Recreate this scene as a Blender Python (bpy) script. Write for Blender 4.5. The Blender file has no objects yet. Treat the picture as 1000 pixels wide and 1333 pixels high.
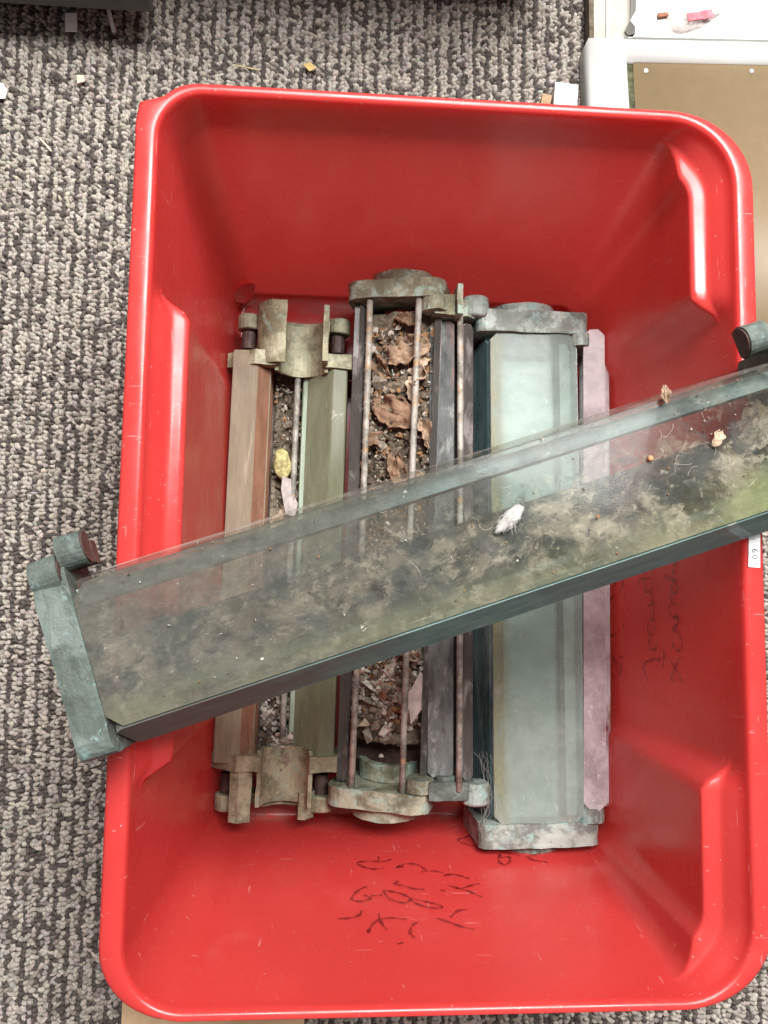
import bpy, bmesh, math, random
import numpy as np
from mathutils import Vector, Matrix, noise as mnoise

scene = bpy.context.scene
COL = scene.collection
rad = math.radians

# ------------------------------------------------------------------ camera
cam_d = bpy.data.cameras.new('camera')
cam = bpy.data.objects.new('camera', cam_d); COL.objects.link(cam)
cam_d.sensor_fit = 'VERTICAL'; cam_d.sensor_height = 36.0; cam_d.lens = 27.0
cam_d.clip_start = 0.01; cam_d.clip_end = 50
cam.location = (-0.0757, -0.0311, 0.7821)
cam.rotation_euler = (0.0858, -0.0689, 0.0152)
scene.camera = cam

# ------------------------------------------------------------------ light: daylight from a window beyond the far end of the tub
world = bpy.data.worlds.new('World'); scene.world = world; world.use_nodes = True
world.node_tree.nodes['Background'].inputs['Color'].default_value = (1.0, 0.975, 0.95, 1)
world.node_tree.nodes['Background'].inputs['Strength'].default_value = 0.31
def area(name, loc, target, sx, sy, power, color):
    d = bpy.data.lights.new(name, 'AREA'); d.shape = 'RECTANGLE'; d.size = sx; d.size_y = sy
    d.energy = power; d.color = color
    o = bpy.data.objects.new(name, d); COL.objects.link(o); o.location = loc
    o.rotation_euler = (Vector(target) - Vector(loc)).to_track_quat('-Z', 'Y').to_euler()
    return o
area('window_light', (0.24, 0.90, 1.85), (0, 0.02, 0.1), 1.15, 0.85, 112, (1.0, 0.985, 0.96))

scene.view_settings.view_transform = 'Standard'; scene.view_settings.look = 'None'
scene.view_settings.exposure = 0.0; scene.view_settings.gamma = 1.0
scene.view_settings.use_curve_mapping = False
scene.render.engine = 'CYCLES'
scene.cycles.use_denoising = True
scene.cycles.max_bounces = 7; scene.cycles.diffuse_bounces = 4; scene.cycles.glossy_bounces = 3; scene.cycles.adaptive_threshold = 0.02; scene.cycles.transparent_max_bounces = 24
scene.cycles.caustics_reflective = False; scene.cycles.caustics_refractive = False

# ------------------------------------------------------------------ helpers
def tag(o, label=None, cat=None, group=None, kind=None):
    if label: o['label'] = label
    if cat: o['category'] = cat
    if group: o['group'] = group
    if kind: o['kind'] = kind
    return o
def obj(name, me, mats, parent=None, smooth=False):
    o = bpy.data.objects.new(name, me); COL.objects.link(o)
    for m in (mats if isinstance(mats, (list, tuple)) else [mats]):
        if m.name not in [x.name for x in me.materials if x]: me.materials.append(m)
    if parent: o.parent = parent
    if smooth: me.polygons.foreach_set('use_smooth', [True] * len(me.polygons))
    return o
def empty(name, loc=(0, 0, 0), rot=(0, 0, 0)):
    o = bpy.data.objects.new(name, None); COL.objects.link(o)
    o.empty_display_size = 0.02; o.location = loc; o.rotation_euler = rot
    return o
def pyd(name, v, f):
    me = bpy.data.meshes.new(name); me.from_pydata([tuple(p) for p in v], [], f); me.update(); return me
def bm_mesh(name, bm):
    bmesh.ops.recalc_face_normals(bm, faces=bm.faces)
    me = bpy.data.meshes.new(name); bm.to_mesh(me); bm.free(); return me
def bevel(bm, w, seg=2, ang=25):
    es = [e for e in bm.edges if len(e.link_faces) == 2 and e.calc_face_angle(0) > rad(ang)]
    bmesh.ops.bevel(bm, geom=es, offset=w, segments=seg, affect='EDGES', profile=0.5, clamp_overlap=True)
def prism(bm, pts, h0, h1, mat=None, axis='Y'):
    """extrude a closed 2D outline from h0 to h1; axis Y: outline is (x,z); axis Z: outline is (x,y)"""
    if axis == 'Y': P = lambda p, h: (p[0], h, p[1])
    else: P = lambda p, h: (p[0], p[1], h)
    a = [bm.verts.new(P(p, h0)) for p in pts]; b = [bm.verts.new(P(p, h1)) for p in pts]
    n = len(pts)
    fs = [bm.faces.new(a), bm.faces.new(b[::-1])]
    for i in range(n): fs.append(bm.faces.new((a[i], b[i], b[(i+1) % n], a[(i+1) % n])))
    if mat is not None: bmesh.ops.transform(bm, matrix=mat, verts=a + b)
    return fs
def cyl(bm, p0, p1, r, seg=12, r2=None):
    p0 = Vector(p0); p1 = Vector(p1); d = p1 - p0
    M = Matrix.Translation((p0 + p1) / 2) @ d.to_track_quat('Z', 'Y').to_matrix().to_4x4()
    bmesh.ops.create_cone(bm, cap_ends=True, segments=seg, radius1=r, radius2=r if r2 is None else r2, depth=d.length, matrix=M)
def box(bm, x0, x1, y0, y1, z0, z1, M=None):
    return prism(bm, [(x0, y0), (x1, y0), (x1, y1), (x0, y1)], z0, z1, M, 'Z')
def rough(me, amp, scale, seed=0):
    """small worn irregularity on a cast or weathered surface"""
    for v in me.vertices:
        n = mnoise.noise_vector(v.co * scale + Vector((seed, seed * 2.3, 1.7)))
        v.co += n * amp
    return me
def arc(cx, cz, r, a0, a1, n):
    return [(cx + r * math.cos(rad(a0 + (a1 - a0) * i / n)), cz + r * math.sin(rad(a0 + (a1 - a0) * i / n))) for i in range(n + 1)]
def smoothstep(a, b, x):
    t = min(1, max(0, (x - a) / (b - a))); return t * t * (3 - 2 * t)

# ------------------------------------------------------------------ materials
class NT:
    def __init__(s, name):
        s.m = bpy.data.materials.new(name); s.m.use_nodes = True
        s.t = s.m.node_tree; s.t.nodes.clear()
        s.out = s.n('ShaderNodeOutputMaterial')
        s.tc = s.n('ShaderNodeTexCoord')
    def n(s, typ, **kw):
        nd = s.t.nodes.new(typ)
        for k, v in kw.items():
            if hasattr(nd, k): setattr(nd, k, v)
            else: nd.inputs[k].default_value = v
        return nd
    def l(s, a, b): s.t.links.new(a, b)
    def noise(s, scale, detail=6, rough=0.6, seed=0, stretch=(1, 1, 1), dist=0.0):
        mp = s.n('ShaderNodeMapping'); mp.inputs['Location'].default_value = (seed * 3.1, seed * 1.7, seed * 2.3)
        mp.inputs['Scale'].default_value = stretch
        s.l(s.tc.outputs['Object'], mp.inputs['Vector'])
        t = s.n('ShaderNodeTexNoise'); t.inputs['Scale'].default_value = scale; t.inputs['Detail'].default_value = detail
        t.inputs['Roughness'].default_value = rough; t.inputs['Distortion'].default_value = dist
        s.l(mp.outputs[0], t.inputs['Vector']); return t.outputs['Fac']
    def ramp(s, fac, a, b, c0=0.0, c1=1.0):
        r = s.n('ShaderNodeMapRange'); r.interpolation_type = 'SMOOTHSTEP'
        r.inputs['From Min'].default_value = a; r.inputs['From Max'].default_value = b
        r.inputs['To Min'].default_value = c0; r.inputs['To Max'].default_value = c1
        s.l(fac, r.inputs['Value']); return r.outputs[0]
    def math(s, op, a, b=None):
        m = s.n('ShaderNodeMath', operation=op)
        for i, x in enumerate((a, b)):
            if x is None: continue
            if isinstance(x, (int, float)): m.inputs[i].default_value = x
            else: s.l(x, m.inputs[i])
        return m.outputs[0]
    def mixc(s, fac, a, b):
        m = s.n('ShaderNodeMix', data_type='RGBA')
        if isinstance(fac, (int, float)): m.inputs[0].default_value = fac
        else: s.l(fac, m.inputs[0])
        for i, x in ((6, a), (7, b)):
            if isinstance(x, tuple): m.inputs[i].default_value = (*x[:3], 1)
            else: s.l(x, m.inputs[i])
        return m.outputs[2]
    def bump(s, h, strength, dist=0.001):
        b = s.n('ShaderNodeBump'); b.inputs['Strength'].default_value = strength; b.inputs['Distance'].default_value = dist
        s.l(h, b.inputs['Height']); return b.outputs[0]
    def mixs(s, fac, a, b):
        m = s.n('ShaderNodeMixShader')
        if isinstance(fac, (int, float)): m.inputs[0].default_value = fac
        else: s.l(fac, m.inputs[0])
        s.l(a, m.inputs[1]); s.l(b, m.inputs[2]); return m.outputs[0]
    def axis(s, which):
        x = s.n('ShaderNodeSeparateXYZ'); s.l(s.tc.outputs['Object'], x.inputs[0]); return x.outputs[which]
    def done(s, sh): s.l(sh, s.out.inputs['Surface']); return s.m

def simple(name, col, rough_=0.6, var=0.25, scale=60, bump=0.2, metallic=0.0, spec=0.4, col2=None, detail=6, seed=0):
    t = NT(name); f = t.noise(scale, detail, seed=seed)
    c = t.mixc(t.ramp(f, .3, .7), tuple(x * (1 - var) for x in col), tuple(min(1, x * (1 + var)) for x in col) if col2 is None else col2)
    p = t.n('ShaderNodeBsdfPrincipled'); t.l(c, p.inputs['Base Color'])
    p.inputs['Roughness'].default_value = rough_; p.inputs['Metallic'].default_value = metallic
    p.inputs['Specular IOR Level'].default_value = spec
    if bump:
        t.l(t.bump(t.noise(scale * 4, 4, seed=seed + 3), bump, 0.0006), p.inputs['Normal'])
    return t.done(p.outputs[0])

def bronze(name, base, light, green, g_amt=0.5, seed=0):
    """weathered cast bronze: brown metal skin, pale oxide bloom, blue-green verdigris spots, black pits"""
    t = NT(name)
    c = t.mixc(t.ramp(t.noise(38, 8, .65, seed), .42, .58), base, light)
    c = t.mixc(t.ramp(t.noise(70, 8, .7, seed + 5), .60 - .16 * g_amt, .70 - .16 * g_amt, 0, .9), c, green)
    c = t.mixc(t.ramp(t.noise(260, 5, .7, seed + 9), .60, .72, 0, .8), c, tuple(x * .22 for x in base))
    c = t.mixc(t.ramp(t.noise(17, 6, .7, seed + 7), .50, .66, 0, .6), c, tuple(x * .45 for x in base))
    c = t.mixc(t.ramp(t.noise(420, 3, .7, seed + 12), .70, .78, 0, .8), c, (.62, .60, .54))
    p = t.n('ShaderNodeBsdfPrincipled'); t.l(c, p.inputs['Base Color'])
    p.inputs['Metallic'].default_value = 0.15; p.inputs['Specular IOR Level'].default_value = 0.35
    t.l(t.ramp(t.noise(50, 5, seed=seed + 2), .3, .7, .45, .8), p.inputs['Roughness'])
    h = t.math('ADD', t.noise(180, 8, .7, seed + 1), t.noise(40, 4, .6, seed + 4))
    t.l(t.bump(h, .6, .0012), p.inputs['Normal'])
    return t.done(p.outputs[0])

def glass(name, tint, layers, ior=1.45, grough=0.03, fres_gain=0.22):
    """sheet glass with dirt: see-through tinted pane + mirror reflection, then layers of matt colour, mostly dry dirt, lying on it.
    layer = (colour, scale, lo, hi, max_cover, seed, stretch, gradient) ; gradient = (axis, from, to, g0, g1) or None"""
    t = NT(name)
    tr = t.n('ShaderNodeBsdfTransparent'); tr.inputs[0].default_value = (*tint, 1)
    gl = t.n('ShaderNodeBsdfGlossy'); gl.inputs['Roughness'].default_value = grough
    fr = t.n('ShaderNodeFresnel'); fr.inputs['IOR'].default_value = ior
    sh = tr.outputs[0]
    for (col, sc, lo, hi, mx, seed, stretch, grad) in layers:
        f = t.ramp(t.noise(sc, 6, .68, seed, stretch, .4), lo, hi, 0, mx)
        if grad:
            for (ax, a, b, g0, g1) in (grad if isinstance(grad, list) else [grad]):
                f = t.math('MULTIPLY', f, t.ramp(t.axis(ax), a, b, g0, g1))
        d = t.n('ShaderNodeBsdfDiffuse'); d.inputs['Color'].default_value = (*col, 1); d.inputs['Roughness'].default_value = .8
        cc = t.mixc(t.ramp(t.noise(sc * 7, 5, .7, seed + 2, stretch), .35, .65), tuple(x * .86 for x in col), tuple(min(1, x * 1.12) for x in col))
        t.l(cc, d.inputs['Color'])
        sh = t.mixs(f, sh, d.outputs[0])
    # the dirt is mostly behind the polished outer face, so the reflection lies over it; fine scratches break it up
    sh = t.mixs(t.math('MULTIPLY', fr.outputs[0], fres_gain), sh, gl.outputs[0])
    return t.done(sh)

# ================================================================== SETTING: the carpet
M_carpet_base = simple('carpet_backing', (.06, .052, .047), .95, .3, 140, .5, spec=.05)
g = bm = bmesh.new()
box(bm, -2.5, 2.5, -2.5, 2.5, -.03, -.009)
carpet = tag(obj('carpet', bm_mesh('carpet', bm), M_carpet_base), kind='structure')
def carpet_pile():
    rng = np.random.default_rng(4)
    # one yarn loop: a low bent lump
    nu, nv = 7, 2
    base = []
    for j in range(nv):
        ph = [0.0, 0.72][j]
        for i in range(nu):
            a = 2 * math.pi * i / nu
            base.append((math.cos(a) * math.cos(ph), math.sin(a) * math.cos(ph), math.sin(ph)))
    base.append((0, 0, 1.05)); base = np.array(base)
    fq = [(j*nu+i, j*nu+(i+1) % nu, (j+1)*nu+(i+1) % nu, (j+1)*nu+i) for j in range(nv-1) for i in range(nu)]
    ft = [((nv-1)*nu+i, (nv-1)*nu+(i+1) % nu, nv*nu) for i in range(nu)]
    px, py = .00450, .0044
    P = []
    cols = int(1.06 / px); rows = int(1.26 / py)
    for c in range(cols):
        x0 = -.56 + c * px; drift = rng.uniform(0, py)
        for r in range(rows):
            y0 = -.58 + r * py + drift
            if abs(x0) < .165 and abs(y0) < .245: continue
            wav = .0008 * math.sin(y0 * 60 + c * .7)
            dark = 1 if c % 3 == 2 else 0
            lightp = .05 if dark else .86
            P.append((x0 + wav + rng.normal(0, .0006), y0 + rng.normal(0, .0007), 1 if rng.random() < lightp else 0, (r + c) % 2, dark))
    P = np.array(P); n = len(P)
    L = rng.uniform(.0033, .0055, n); W = rng.uniform(.0020, .0031, n); H = rng.uniform(.0036, .0056, n) * np.where(P[:, 4] > 0, .82, 1.0)
    ang = np.where(P[:, 3] > 0, rad(32), rad(148)) + rng.normal(0, .38, n)
    tilt = rng.normal(0, .38, n)
    b = base[None] * np.stack([L, W, H], 1)[:, None, :]
    # pinch one end of the lump so that it reads as a leaning loop
    k = 1 - .38 * np.clip(b[..., 0] / L[:, None], -1, 1); b[..., 1] *= k
    b[..., 2] += b[..., 0] * tilt[:, None] * (b[..., 2] > 0)
    b *= rng.normal(1, .09, b.shape)
    ca, sa = np.cos(ang)[:, None], np.sin(ang)[:, None]
    X = b[..., 0] * ca - b[..., 1] * sa + P[:, 0:1]; Y = b[..., 0] * sa + b[..., 1] * ca + P[:, 1:2]
    Z = b[..., 2] - .0095
    V = np.stack([X, Y, Z], -1).reshape(-1, 3); m = len(base)
    quads = (np.array(fq)[None] + (np.arange(n) * m)[:, None, None]).reshape(-1, 4)
    tris = (np.array(ft)[None] + (np.arange(n) * m)[:, None, None]).reshape(-1, 3)
    me = bpy.data.meshes.new('pile')
    me.vertices.add(len(V)); me.vertices.foreach_set('co', V.ravel().astype(np.float32))
    loops = np.concatenate([quads.ravel(), tris.ravel()]); nl = len(loops)
    me.loops.add(nl); me.loops.foreach_set('vertex_index', loops.astype(np.int32))
    ls = np.concatenate([np.arange(len(quads)) * 4, len(quads) * 4 + np.arange(len(tris)) * 3])
    me.polygons.add(len(ls)); me.polygons.foreach_set('loop_start', ls.astype(np.int32))
    me.update(calc_edges=True)
    me.polygons.foreach_set('use_smooth', np.ones(len(ls), bool))
    lightc = np.array([.45, .418, .376]); darkc = np.array([.108, .094, .088]); midc = np.array([.30, .27, .24])
    cc = np.where(P[:, 2:3] > 0, lightc, darkc); mid = rng.random(n) < .13; cc[mid] = midc
    cc = cc * rng.uniform(.80, 1.15, (n, 1)) * rng.normal(1, .025, (n, 3))
    ca_ = np.concatenate([np.clip(cc, .02, .9), np.ones((n, 1))], 1)
    ca_ = np.repeat(ca_, m, 0)
    at = me.color_attributes.new('yarn', 'FLOAT_COLOR', 'POINT'); at.data.foreach_set('color', ca_.ravel().astype(np.float32))
    return me
t = NT('carpet_yarn')
at_ = t.n('ShaderNodeVertexColor', layer_name='yarn')
c = t.mixc(t.ramp(t.noise(900, 3, .7, 0, (1, .35, 1)), .35, .65), (.62, .60, .58), (1.12, 1.1, 1.08))
mm = t.n('ShaderNodeMix', data_type='RGBA', blend_type='MULTIPLY'); mm.inputs[0].default_value = 1
t.l(at_.outputs[0], mm.inputs[6]); t.l(c, mm.inputs[7])
p = t.n('ShaderNodeBsdfPrincipled'); t.l(mm.outputs[2], p.inputs['Base Color']); p.inputs['Roughness'].default_value = .85
p.inputs['Specular IOR Level'].default_value = .15
t.l(t.bump(t.noise(1300, 3, .6, 2, (1, .3, 1)), .9, .0012), p.inputs['Normal'])
M_yarn = t.done(p.outputs[0])
tag(obj('pile', carpet_pile(), M_yarn, carpet), kind='stuff')

# ================================================================== THE RED TUB
t = NT('red_plastic')
c = t.mixc(t.ramp(t.noise(9, 4, .5), .3, .7), (.57, .044, .041), (.63, .052, .048))
p = t.n('ShaderNodeBsdfPrincipled')
# pale scuffs where things have been thrown in
sc = t.ramp(t.noise(16, 8, .6, 3, (1, 1, .7), .6), .58, .72, 0, .10)
c = t.mixc(sc, c, (.62, .22, .21))
c = t.mixc(t.ramp(t.noise(500, 2, .5, 5), .77, .80, 0, .7), c, (.09, .02, .015))
for (st, sd) in (((1, 14, 14), 31), ((14, 1, 14), 33), ((11, 11, 1), 35)):       # hairline scratches
    c = t.mixc(t.ramp(t.noise(26, 3, .6, sd, st, .3), .69, .73, 0, .40), c, (.80, .42, .40))
c = t.mixc(t.ramp(t.noise(240, 3, .6, 41), .74, .76, 0, .75), c, (.74, .55, .52))   # dust specks
lowf = t.math('MULTIPLY', t.ramp(t.axis(2), .030, .0, 0, 1), t.ramp(t.noise(45, 6, .7, 43), .40, .62, 0, .55))
c = t.mixc(lowf, c, (.30, .16, .12))                                                # dirt collected on the floor
t.l(c, p.inputs['Base Color'])
t.l(t.ramp(t.noise(22, 6, .6, 7), .3, .7, .19, .36), p.inputs['Roughness'])
p.inputs['Specular IOR Level'].default_value = .55
t.l(t.bump(t.noise(14, 3, .5, 8), .18, .003), p.inputs['Normal'])
tl = t.n('ShaderNodeBsdfTranslucent'); tl.inputs['Color'].default_value = (.85, .075, .065, 1)     # thin plastic lets some daylight through
M_red = t.done(t.mixs(.31, p.outputs[0], tl.outputs[0]))

XL0, XR0, YT0, YB0 = -.1765, .180, .2590, -.2660       # floor inner edges
XL1, XR1, YT1, YB1 = -.1988, .2028, .2956, -.2980     # inner edges under the rim, z = .277
ZL = .258                                             # height of the stacking ledges
def tub_ring(z, n_side=44, n_c=12, grow=0.0, r_add=0.0):
    """one closed ring of the inner wall at height z (list of points and outward normals)"""
    f = z / .277
    xl, xr = XL0 + (XL1 - XL0) * f - grow, XR0 + (XR1 - XR0) * f + grow
    yt, yb = YT0 + (YT1 - YT0) * f + grow, YB0 + (YB1 - YB0) * f - grow
    rr = {1: .046, 2: .030, 3: .038, 4: .046}
    R_c = {k: .020 + (v - .020) * f + grow for k, v in rr.items()}
    pts = []
    def side(p, q, n, nm):
        for i in range(n): pts.append((p[0] + (q[0] - p[0]) * i / n, p[1] + (q[1] - p[1]) * i / n, *nm, 0))
    def corner(cx, cy, a0, a1, tag_):
        for i in range(n_c):
            a = rad(a0 + (a1 - a0) * i / n_c)
            r = R_c[tag_]
            pts.append((cx + r * math.cos(a), cy + r * math.sin(a), math.cos(a), math.sin(a), tag_))
    r1, r2, r3, r4 = (R_c[k] for k in (1, 2, 3, 4))
    side((xr, yb + r4), (xr, yt - r1), n_side * 2, (1, 0)); corner(xr - r1, yt - r1, 0, 90, 1)
    side((xr - r1, yt), (xl + r2, yt), n_side, (0, 1)); corner(xl + r2, yt - r2, 90, 180, 2)
    side((xl, yt - r2), (xl, yb + r3), n_side * 2, (-1, 0)); corner(xl + r3, yb + r3, 180, 270, 3)
    side((xl + r3, yb), (xr - r4, yb), n_side, (0, -1)); corner(xr - r4, yb + r4, 270, 360, 4)
    return pts
def ledge_mask(x, y, nx, ny):
    if nx < -.2:    # left wall: one long shelf in the middle
        return smoothstep(-.168, -.150, y) * (1 - smoothstep(.146, .164, y)) * max(0, -nx)
    if nx > .05:    # right wall: a shelf at each corner
        return max(smoothstep(.158, .176, y), 1 - smoothstep(-.172, -.153, y)) * smoothstep(.05, .75, nx)
    return 0
def tub_mesh():
    rings = []
    # floor, from the middle out, then the walls up to the rim, then over the flange and down its skirt
    base = tub_ring(0)
    for k in (.0, .5, .93):
        rings.append([(p[0] * k, p[1] * k + 0 * (1 - k), .003 if k < .9 else .0025) for p in base])
    rings.append([(p[0] * .975, p[1] * .98, .0008) for p in base])
    rings.append([(p[0] * .993, p[1] * .995, .0022) for p in base])
    zs = [.005, .010, .02, .04, .06, .08, .10, .12, .14, .16, .18, .20, .215, .228, .240, .248, .253, .2555, .2567, .2576, .2584, .2592, .2602, .2620, .2650, .2690, .2720]
    for z in zs:
        ring = []
        for (x, y, nx, ny, tg) in tub_ring(z):
            m = ledge_mask(x, y, nx, ny)
            if z < .2565: dpt = .0200 * (.05 + .95 * z / .2565)
            else: dpt = .0200 + (.0085 - .0200) * smoothstep(.2560, .2600, z) if z < .2602 else .0085 * max(0, (.2735 - z) / .0133)
            ring.append((x - nx * dpt * m, y - ny * dpt * m, z))
        rings.append(ring)
    def flange_w(p):
        x, y, nx, ny, tg = p
        w = .0155 * nx * nx + (.0085 if ny > 0 else .0060) * ny * ny
        return w
    top = tub_ring(.272)
    for (off, z) in ((.0001, .2752), (.0006, .2776), (.0016, .2792), (.0030, .2798), (.0045, .2800), (.45, .2800), (.80, .2797), (.90, .2790), (.97, .2775), (1.01, .2745), (1.03, .2705), (1.03, .2655), (1.0, .2650), (.95, .2650), (.94, .2680), (.86, .2730), (.35, .2745)):
        ring = []
        for p in top:
            w = flange_w(p); d = off if off < .006 else max(.0046 + .0012 * off, off * w)
            q = (p[0] + p[2] * d, p[1] + p[3] * d, z)
            if p[4] == 2 and off > .006:      # the far left corner: a notch, then the square end of the left flange
                k = min(1, d / w)
                if p[3] > .68: e1 = .0046 + (d - .0046) * (1 - .4 * (1 - smoothstep(.72, .98, p[3]))); q = (p[0] + p[2] * e1, p[1] + p[3] * e1, z)
                else: q = (XL1 - .0002 - w * k + (1 - k) * (p[0] - XL1), p[1] * (1 - k) + k * (.2640 + .027 * p[3] / .68), z)
            ring.append(q)
        rings.append(ring)
    n = len(base); V = []; F = []
    for r in rings: V += r
    for j in range(len(rings) - 1):
        for i in range(n):
            a, b = j * n + i, j * n + (i + 1) % n
            if j == 0: F.append((0, b + n, a + n)) if False else F.append((a, b, b + n, a + n))
            else: F.append((a, b, b + n, a + n))
    me = pyd('tub', V, F)
    bm = bmesh.new(); bm.from_mesh(me)
    bmesh.ops.remove_doubles(bm, verts=bm.verts, dist=1e-6)
    # outer skin of the wall
    n_out = []
    ring_out = []
    for z in (0.004, -.0005):
        rr = [bm.verts.new((x + nx * .0028 - nx * ledge_mask(x, y, nx, ny) * .011 * (z < .23), y + ny * .0028, z - (.006 if z < .001 else 0))) for (x, y, nx, ny, tg) in tub_ring(max(z, 0))]
        ring_out.append(rr)
    for j in range(len(ring_out) - 1):
        for i in range(n):
            bm.faces.new((ring_out[j][i], ring_out[j][(i+1) % n], ring_out[j+1][(i+1) % n], ring_out[j+1][i]))
    bm.faces.new(ring_out[-1])
    return bm_mesh('tub', bm)
tub = tag(obj('storage_tub', tub_mesh(), M_red, None, True), 'large red plastic storage tub standing on the carpet, holding the lamp housings', 'storage tub')

# marker pen writing on the inner walls (flat ink strokes)
t = NT('marker_ink'); dd = t.n('ShaderNodeBsdfPrincipled'); dd.inputs['Base Color'].default_value = (.085, .006, .009, 1); dd.inputs['Roughness'].default_value = .25
M_ink = t.done(t.mixs(t.ramp(t.noise(130, 4, .7, 3), .35, .7, .26, .66), t.n('ShaderNodeBsdfTransparent').outputs[0], dd.outputs[0]))
def ink(name, strokes, to3d, width):
    root = empty(name); root.parent = tub
    for s in strokes:
        bm = bmesh.new()
        P = [Vector(q) for q in s]
        Q = []
        for i in range(len(P) - 1):      # Catmull-Rom smoothing
            p0, p1, p2, p3 = P[max(i-1, 0)], P[i], P[i+1], P[min(i+2, len(P)-1)]
            for k in range(6):
                u = k / 6
                Q.append(.5 * ((2*p1) + (p2-p0)*u + (2*p0-5*p1+4*p2-p3)*u*u + (3*p1-p0-3*p2+p3)*u**3))
        Q.append(P[-1])
        L = []; n = len(Q)
        for i, q in enumerate(Q):
            d = (Q[min(i+1, n-1)] - Q[max(i-1, 0)]); d = d.normalized() if d.length > 0 else Vector((1, 0))
            nrm = Vector((-d.y, d.x)); w = width * (.75 + .35 * math.sin(i * .9 + len(s))) * (.6 if i in (0, n-1) else 1)
            L.append((bm.verts.new(to3d(q + nrm * w)), bm.verts.new(to3d(q - nrm * w))))
        for a, b in zip(L, L[1:]): bm.faces.new((a[0], b[0], b[1], a[1]))
        obj('pen_stroke', bm_mesh('pen_stroke', bm), M_ink, root)
    return root
SIDE_INK = [[(-0.0892, 0.1797), (-0.0978, 0.1907), (-0.1067, 0.2005)], [(-0.0873, 0.1987), (-0.0961, 0.1908), (-0.1063, 0.1836), (-0.1074, 0.1887)], [(-0.0122, 0.1787), (-0.0145, 0.1804)], [(-0.0078, 0.1886), (-0.0123, 0.1867), (-0.0134, 0.1919), (-0.0233, 0.1889)], [(-0.0071, 0.1938), (-0.0152, 0.1918), (-0.0242, 0.1898)], [(-0.0233, 0.1765), (-0.0265, 0.1791), (-0.0279, 0.187), (-0.0292, 0.1913), (-0.0332, 0.1955), (-0.0377, 0.1953), (-0.0388, 0.1893), (-0.0343, 0.1868), (-0.0292, 0.1896)], [(-0.0388, 0.1867), (-0.0443, 0.1839), (-0.0473, 0.1907), (-0.0485, 0.1958)], [(-0.0471, 0.1838), (-0.0526, 0.1818), (-0.057, 0.1852), (-0.0576, 0.1921), (-0.0557, 0.1939)], [(-0.0567, 0.1921), (-0.0591, 0.1963), (-0.0638, 0.1936), (-0.0664, 0.1866), (-0.0707, 0.1967), (-0.0756, 0.2007), (-0.081, 0.1997), (-0.0834, 0.1929), (-0.0786, 0.1862)], [(-0.0124, 0.1444), (-0.0241, 0.1431)], [(-0.0136, 0.1572), (-0.0251, 0.1559)], [(-0.034, 0.1316), (-0.029, 0.1328), (-0.0275, 0.141), (-0.027, 0.1529)], [(-0.028, 0.144), (-0.0358, 0.1427), (-0.0387, 0.1467), (-0.0356, 0.1546), (-0.028, 0.1558)], [(-0.0396, 0.1496), (-0.0404, 0.1544), (-0.049, 0.1561), (-0.0502, 0.1483)], [(-0.0559, 0.1511), (-0.0606, 0.1519), (-0.0618, 0.1567), (-0.0527, 0.1569)], [(-0.0626, 0.1499), (-0.0695, 0.1467), (-0.074, 0.1505), (-0.0735, 0.1573), (-0.0659, 0.1594)], [(-0.075, 0.1505), (-0.0827, 0.1493), (-0.0867, 0.153), (-0.0845, 0.1607), (-0.0798, 0.1609)], [(-0.0936, 0.1679), (-0.0936, 0.1585), (-0.0963, 0.1469), (-0.1009, 0.1398), (-0.1074, 0.1416), (-0.112, 0.1464)], [(-0.0839, 0.1727), (-0.0907, 0.1734), (-0.0992, 0.1713)], [(-0.0239, 0.0816), (-0.0313, 0.0874), (-0.0345, 0.0861)], [(-0.0219, 0.1026), (-0.0343, 0.1012), (-0.0417, 0.0941)], [(-0.0419, 0.0871), (-0.0475, 0.0762), (-0.0489, 0.0663)], [(-0.0674, 0.1015), (-0.0724, 0.1036)], [(-0.0786, 0.073), (-0.0803, 0.079), (-0.0776, 0.0874)], [(-0.079, 0.0681), (-0.0923, 0.0752), (-0.1031, 0.0833), (-0.1145, 0.0923)], [(-0.0979, 0.0927), (-0.098, 0.1018)], [(-0.1067, 0.0784), (-0.1184, 0.0817)], [(-0.1152, 0.0946), (-0.1067, 0.097), (-0.102, 0.0833)]]
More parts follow.
